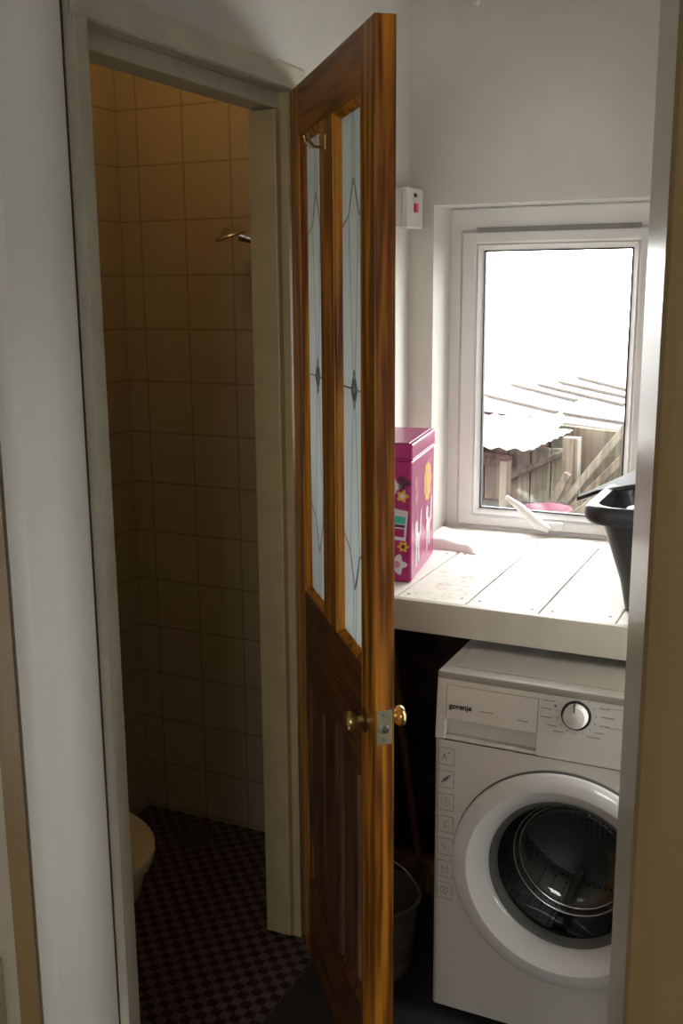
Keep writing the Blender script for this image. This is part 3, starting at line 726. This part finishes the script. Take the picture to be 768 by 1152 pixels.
# wall fitting, top of the picture
bm = bmesh.new(); lathe(bm, [(0, .03), (.012, .028), (.016, .018), (.014, .006), (.024, .004), (.024, 0)], 20, Matrix.Translation((-.935, YW, 2.355)) @ Matrix.Rotation(R(90), 4, 'X')); 
o = build('wall_fitting', bm, M['switch'], smooth=50); tag(o, 'small white plastic fitting high on the wall above the window', 'fitting')

# ------------------------------------------------------------------ charcoal container on the shelf
bk = empty('charcoal_bin', 'dark grey plastic caddy bin with open rim and flap lid, on the shelf at right', 'bin', (-.262, 2.36, .9155))
def rrect(wx, wy, r, z, n=6):
    pts = []
    for (cx, cy, a0) in ((wx-r, wy-r, 0), (-wx+r, wy-r, 90), (-wx+r, -wy+r, 180), (wx-r, -wy+r, 270)):
        for k in range(n+1):
            a = R(a0+90*k/n); pts.append((cx+r*math.cos(a), cy+r*math.sin(a), z))
    return pts
def loft(bm, secs, cap0=True, cap1=False):
    rs = [[bm.verts.new(p) for p in s] for s in secs]; n = len(rs[0])
    for a, b in zip(rs, rs[1:]):
        for k in range(n): bm.faces.new([a[k], a[(k+1) % n], b[(k+1) % n], b[k]])
    if cap0: bm.faces.new(rs[0][::-1])
    if cap1: bm.faces.new(rs[-1])
bm = bmesh.new()
loft(bm, [rrect(.122, .085, .03, 0), rrect(.136, .095, .035, .07), rrect(.182, .135, .050, .222), rrect(.177, .130, .047, .222), rrect(.130, .089, .032, .07), rrect(.115, .080, .028, .006)], cap1=True)
build('bin_body', bm, M['dgrey'], bk, smooth=50)
bm = bmesh.new()
loft(bm, [rrect(.184, .137, .05, .212), rrect(.204, .160, .062, .208), rrect(.211, .167, .065, .218), rrect(.210, .166, .065, .238), rrect(.202, .158, .062, .247), rrect(.184, .137, .05, .244), rrect(.178, .130, .047, .230), rrect(.178, .130, .047, .212)], cap0=False)
rim = build('bin_rim', bm, M['dgrey'], bk, smooth=50)
# hinged lid tipped up at the far side
bm = bmesh.new()
ld = [(-.262, .045, .215), (-.250, .075, .222), (-.16, .19, .262), (.05, .205, .262), (.19, .20, .262), (.20, .17, .246), (-.10, .17, .246), (-.215, .045, .236)]
va = [bm.verts.new(p) for p in ld]; vb = [bm.verts.new((p[0], p[1], p[2]+.009)) for p in ld]
bm.faces.new(va[::-1]); bm.faces.new(vb)
for k in range(8): bm.faces.new([va[k], va[(k+1) % 8], vb[(k+1) % 8], vb[k]])
build('bin_lid', bm, M['dgrey'], bk, smooth=50)
bm = bmesh.new()
Tb = Matrix.Translation((-.045, -.01, .016)) @ Matrix.Rotation(R(-16), 4, 'Y') @ Matrix.Rotation(R(8), 4, 'Z')
box(bm, -.035, .035, -.028, .028, 0, .222, .006, 0, Tb)
o = build('white_carton', bm, M['p_white'], smooth=40); o.location = (-.262, 2.36, .9155)
tag(o, 'small white carton sitting inside the dark grey caddy bin', 'carton')
bm = bmesh.new()
lathe(bm, [(0, 0), (.028, 0), (.030, .01), (.030, .17), (.024, .19), (.012, .20), (.012, .225), (0, .226)], 20)
o = build('grey_bottle', bm, M['switch'], smooth=40); o.location = (-.20, 2.385, .922); tag(o, 'pale grey bottle top showing inside the dark grey caddy bin', 'bottle')

# ------------------------------------------------------------------ bucket and broom in the dark corner
gb = empty('grey_bucket', 'grey ribbed plastic bucket on the dark floor left of the washing machine', 'bucket', (-.905, 2.10, 0))
bm = bmesh.new()
pf = [(0, 0.001), (.085, 0.001)]
for k in range(5): z = .02+.032*k; pf += [(.088+.003*k, z), (.091+.003*k, z+.006), (.091+.003*k, z+.012), (.088+.003*k, z+.018)]
pf += [(.104, .185), (.112, .186), (.113, .194), (.104, .195), (.098, .18), (.084, .012), (0, .010)]
lathe(bm, pf, 40, Matrix()); build('bucket_body', bm, M['bucket'], gb, smooth=40)
bm = bmesh.new(); tube(bm, [(.108*math.cos(t), .02+.0*t, .19+.09*math.sin(t)-.0) for t in [PI*k/14 for k in range(15)]], .003, 8); build('bail_handle', bm, M['steel'], gb, smooth=60)
br = empty('broom', 'old broom with wooden handle leaning in the dark corner behind the open door', 'broom', (-.915, 2.42, 0))
bm = bmesh.new(); tube(bm, [(.0, .0, .11), (-.065, .035, .46), (-.125, .07, .80)], .0115, 14); build('handle', bm, M['broomwood'], br, smooth=60)
bm = bmesh.new(); TT = Matrix.Translation((.0, .0, .098)) @ Matrix.Rotation(R(6), 4, 'Y') @ Matrix.Rotation(R(20), 4, 'Z')
box(bm, -.095, .095, -.025, .025, -.018, .020, .008, 0, TT); build('broom_head', bm, M['broomwood'], br, smooth=40)
bm = bmesh.new()
for i in range(24):
    for j in range(7):
        x = -.088+.176*i/23+random.uniform(-.003, .003); y = -.02+.04*j/6; s = random.uniform(.9, 1.25)
        p = TT @ Vector((x, y, -.014)); q = TT @ Vector((x*1.12+random.uniform(-.008, .008), y*1.35+random.uniform(-.006, .006), -.014-.062*s))
        tube(bm, [p, q], [.0032, .0022], 4)
build('bristles', bm, M['bristle'], br)

# ------------------------------------------------------------------ shower room contents
tl = empty('toilet', 'cream toilet with closed seat on the mosaic floor behind the door frame', 'toilet', (-1.55, 1.63, 0))
def egg(rx0, rx1, ry, z, n=48, cx=0):
    pts = []
    for k in range(n):
        t = 2*PI*k/n; c, s = math.cos(t), math.sin(t); rx_ = rx1 if c > 0 else rx0
        pts.append((cx+rx_*abs(c)**(.92)*(1 if c > 0 else -1), ry*abs(s)**.92*(1 if s > 0 else -1), z))
    return pts
bm = bmesh.new()
loft(bm, [egg(.14, .11, .10, 0), egg(.14, .105, .095, .06), egg(.15, .155, .115, .15), egg(.17, .225, .150, .25), egg(.19, .275, .185, .33), egg(.20, .285, .195, .375), egg(.20, .292, .200, .392)], cap1=True)
build('bowl', bm, M['porcelain'], tl, smooth=50)
bm = bmesh.new(); loft(bm, [egg(.20, .296, .203, .394), egg(.203, .303, .21, .400), egg(.203, .303, .21, .409), egg(.20, .298, .205, .413)], cap1=True); build('seat', bm, M['porcelain'], tl, smooth=50)
bm = bmesh.new(); loft(bm, [egg(.20, .300, .207, .414), egg(.203, .307, .213, .419), egg(.203, .306, .212, .428), egg(.19, .29, .197, .436), egg(.10, .15, .10, .441)], cap1=True); build('lid', bm, M['porcelain'], tl, smooth=50)
bm = bmesh.new(); box(bm, -.335, -.20, -.19, .19, .38, .74, .02, seg=3); tk = build('cistern', bm, M['porcelain'], tl, smooth=40)
bm = bmesh.new(); box(bm, -.336, -.19, -.20, .20, .741, .775, .01); build('cistern_lid', bm, M['porcelain'], tk, smooth=40)
bm = bmesh.new(); box(bm, -.30, -.15, -.10, .10, .0, .385, .02); build('pan_back', bm, M['porcelain'], tl, smooth=40)

sr = empty('shower_head', 'small chrome shower head on a curved arm at the tiled wall', 'shower head', (-1.36, 2.45, 1.70))
bm = bmesh.new(); tube(bm, [(.12, .06, -.06), (.03, .035, .010), (-.02, .02, .035), (-.055, .008, .050), (-.078, 0, .058)], [.009, .009, .010, .012, .016], 14); build('arm', bm, M['chrome'], sr, smooth=60)
bm = bmesh.new(); lathe(bm, [(0, .020), (.014, .019), (.024, .008), (.042, .0), (.044, -.006), (.038, -.009), (0, -.009)], 32, Matrix.Translation((-.105, -.005, .062)) @ Matrix.Rotation(R(-14), 4, 'Y') @ Matrix.Rotation(R(10), 4, 'X')); build('spray_rose', bm, M['chrome'], sr, smooth=50)
bm = bmesh.new(); lathe(bm, [(0, .02), (.02, .018), (.026, 0)], 20, Matrix.Translation((.125, .094, -.065)) @ Matrix.Rotation(R(90), 4, 'X')); build('wall_flange', bm, M['chrome'], sr, smooth=50)
bm = bmesh.new(); tube(bm, [(.123, .085, -.065), (.12, .06, -.062)], .009, 12); build('elbow', bm, M['chrome'], sr, smooth=50)
bm = bmesh.new(); lathe(bm, [(0, .003), (.045, .003), (.052, .001), (.052, 0)], 28, Matrix.Translation((-1.64, 2.42, 0)));
o = build('floor_drain', bm, M['dgrey'], smooth=40); tag(o, 'dark round drain cover in the mosaic shower floor', 'drain')

# ================================================================== OUTSIDE
struct(boxo('ground_outside', -12, 8, 3.06, 16, .50, .60, M['yard']))
def corrugated(x0, x1, y0, y1, z0, k, pitch=.076, amp=.006, skew=0.0):
    bm = bmesh.new(); nx_ = int((x1-x0)/pitch*8); th = .003
    for s in (0, 1):
        rows = []
        for j in range(2):
            y = (y0, y1)[j]
            rows.append([bm.verts.new((x0+(x1-x0)*i/nx_, y+skew*(x0+(x1-x0)*i/nx_-x0), z0+k*(y-y0)+amp*math.sin(2*PI*i/8)-s*th)) for i in range(nx_+1)])
        for i in range(nx_): bm.faces.new([rows[0][i], rows[0][i+1], rows[1][i+1], rows[1][i]])
    return bm
# low lean-to with corrugated roof
sd = empty('lean_to_shed', 'low timber lean-to with a white corrugated roof and board fence front, outside the window', 'shed', (-1.5, 4.9, .60))
def S(x, y, z): return Vector((x+1.5, y-4.9, z-.60))
bm = corrugated(-2.6, -1.20, 4.62, 5.30, .905, .10, skew=-.03)
for v in bm.verts:
    v.co = S(*v.co)
build('corrugated_roof', bm, M['corr'], sd, smooth=60)
# corner sheet running back to the right with its scalloped edge facing us
bm = bmesh.new(); pts = []
for i in range(60):
    u = i/59; x = -1.22+.10*u; y = 4.62+.42*u
    pts.append((x, y, .902+.045*u+.007*abs(math.sin(u*PI*7))-.004))
for s in (0, .004):
    a_ = [bm.verts.new(S(p[0], p[1], p[2]-s)) for p in pts]; b_ = [bm.verts.new(S(p[0]-.12, p[1]+.01, p[2]+.002-s)) for p in pts]
    for i in range(59): bm.faces.new([a_[i], a_[i+1], b_[i+1], b_[i]])
build('roof_edge_sheet', bm, M['corr'], sd, smooth=60)
bx = [(-1.85, -1.66), (-1.655, -1.53), (-1.525, -1.41), (-1.405, -1.30), (-1.295, -1.20), (-1.195, -1.12)]
for i, (a, b) in enumerate(bx):
    bm = bmesh.new(); p = S(a, 4.90, .60); q = S(b, 4.93, .868); box(bm, p.x, q.x, p.y, q.y, p.z, q.z, .004)
    build('fence_board', bm, M['timber_g'] if i in (0,) else M['timber_l'], sd)
bm = bmesh.new(); tube(bm, [S(-1.42, 4.86, .705), S(-1.11, 4.86, .872)], .016, 6); build('diagonal_brace', bm, M['timber'], sd)
bm = bmesh.new(); tube(bm, [S(-1.80, 4.84, .835), S(-1.38, 4.84, .80)], .035, 6); build('beam', bm, M['timber'], sd)
for (a, b, z1, m) in ((-1.385, -1.345, .83, 'timber_l'), (-1.095, -1.020, .955, 'timber')):
    bm = bmesh.new(); p = S(a, 4.68, .60); q = S(b, 4.74, z1); box(bm, p.x, q.x, p.y, q.y, p.z, q.z, .004); build('post', bm, M[m], sd)
bm = bmesh.new(); tube(bm, [S(-1.005, 4.65, .60), S(-1.012, 4.65, .955)], .007, 8); build('thin_pole', bm, mat('white_pole', (.12, .115, .10), .5, noise=.05), sd)
# back building: roof B with battens and a brick course
rb = empty('outbuilding', 'far low outbuilding with a pale batten roof over a brick course, outside the window', 'outbuilding', (-1.5, 6.3, .60))
def S2(x, y, z): return Vector((x+1.5, y-6.3, z-.60))
def rz(y): return .972+.10*(y-5.4)
bm = bmesh.new(); v = [bm.verts.new(S2(x, y, rz(y)-s)) for s in (0, .03) for x, y in ((-4.5, 6.55), (-.5, 5.08), (2.0, 6.8), (-3.0, 9.2))]
bm.faces.new(v[:4]); bm.faces.new(v[4:][::-1])
for i in range(4): bm.faces.new([v[i], v[(i+1) % 4], v[4+(i+1) % 4], v[4+i]])
build('roof_sheet', bm, M['corr'], rb)
for (p, q) in (((-1.744, 6.117), (-1.273, 5.731)), ((-1.59, 6.144), (-1.00, 5.66)), ((-1.493, 6.246), (-.95, 5.81)), ((-1.417, 6.406), (-.98, 6.00)), ((-1.80, 5.78), (-1.30, 5.41)), ((-1.26, 5.39), (-.85, 5.20))):
    bm = bmesh.new(); ang2 = math.atan2(q[1]-p[1], q[0]-p[0]); ln_ = math.hypot(q[0]-p[0], q[1]-p[1])
    T = Matrix.Translation(S2(p[0], p[1], rz(p[1])+.004)) @ Matrix.Rotation(ang2, 4, 'Z') @ Matrix.Rotation(-math.atan((rz(q[1])-rz(p[1]))/ln_), 4, 'Y')
    box(bm, 0, ln_, -.014, .014, 0, .013, .001, 0, T); build('batten', bm, M['batten'], rb)
bm = bmesh.new()
T = Matrix.Translation(S2(-1.78, 5.74, .60)) @ Matrix.Rotation(math.atan2(-.37, .49), 4, 'Z')
box(bm, 0, .62, -.06, .0, 0, .355, .003, 0, T); build('brick_course', bm, M['brick'], rb)
bm = bmesh.new()
T = Matrix.Translation(S2(-1.28, 5.36, .60)) @ Matrix.Rotation(math.atan2(-.18, .40), 4, 'Z')
box(bm, 0, 1.6, -.05, .0, 0, .33, .003, 0, T); build('front_wall', bm, M['timber'], rb)
# stacked planks
pl = [(-1.05, .66, -.86, .92, 'timber_l'), (-1.04, .60, -.83, .84, 'timber'), (-1.00, .61, -.82, .76, 'timber_l'), (-1.11, .63, -1.03, .80, 'timber'), (-.94, .60, -.80, .69, 'timber')]
labs = ['weathered plank outside the window, topmost of the leaning pile', 'dark plank outside the window, second from the top of the leaning pile', 'pale plank outside the window, in the middle of the leaning pile', 'short steep plank outside the window, just left of the thin pale pole', 'dark plank outside the window, lowest of the leaning pile']
for i, (xa, za, xb, zb, mm) in enumerate(pl):
    L_ = math.hypot(xb-xa, zb-za)+(.3 if i != 3 else 0)
    bm = bmesh.new(); T = Matrix.Rotation(-math.atan2(zb-za, xb-xa), 4, 'Y'); box(bm, 0, L_, -.018, .018, 0, .034, .003, 0, T)
    o = build('leaning_plank', bm, M[mm])
    o.location = (xa, 4.62-.045*i if i != 3 else 4.60, za); tag(o, labs[i], 'plank', 'planks leaning outside the window')
# pink tub
bm = bmesh.new(); lathe(bm, [(0, 0), (.080, 0), (.098, .085), (.107, .087), (.107, .094), (.097, .094), (.078, .008), (0, .008)], 32)
o = build('pink_tub', bm, M['tub'], smooth=40); o.location = (-1.075, 4.36, .60); tag(o, 'pink plastic tub on the ground outside the window', 'tub')
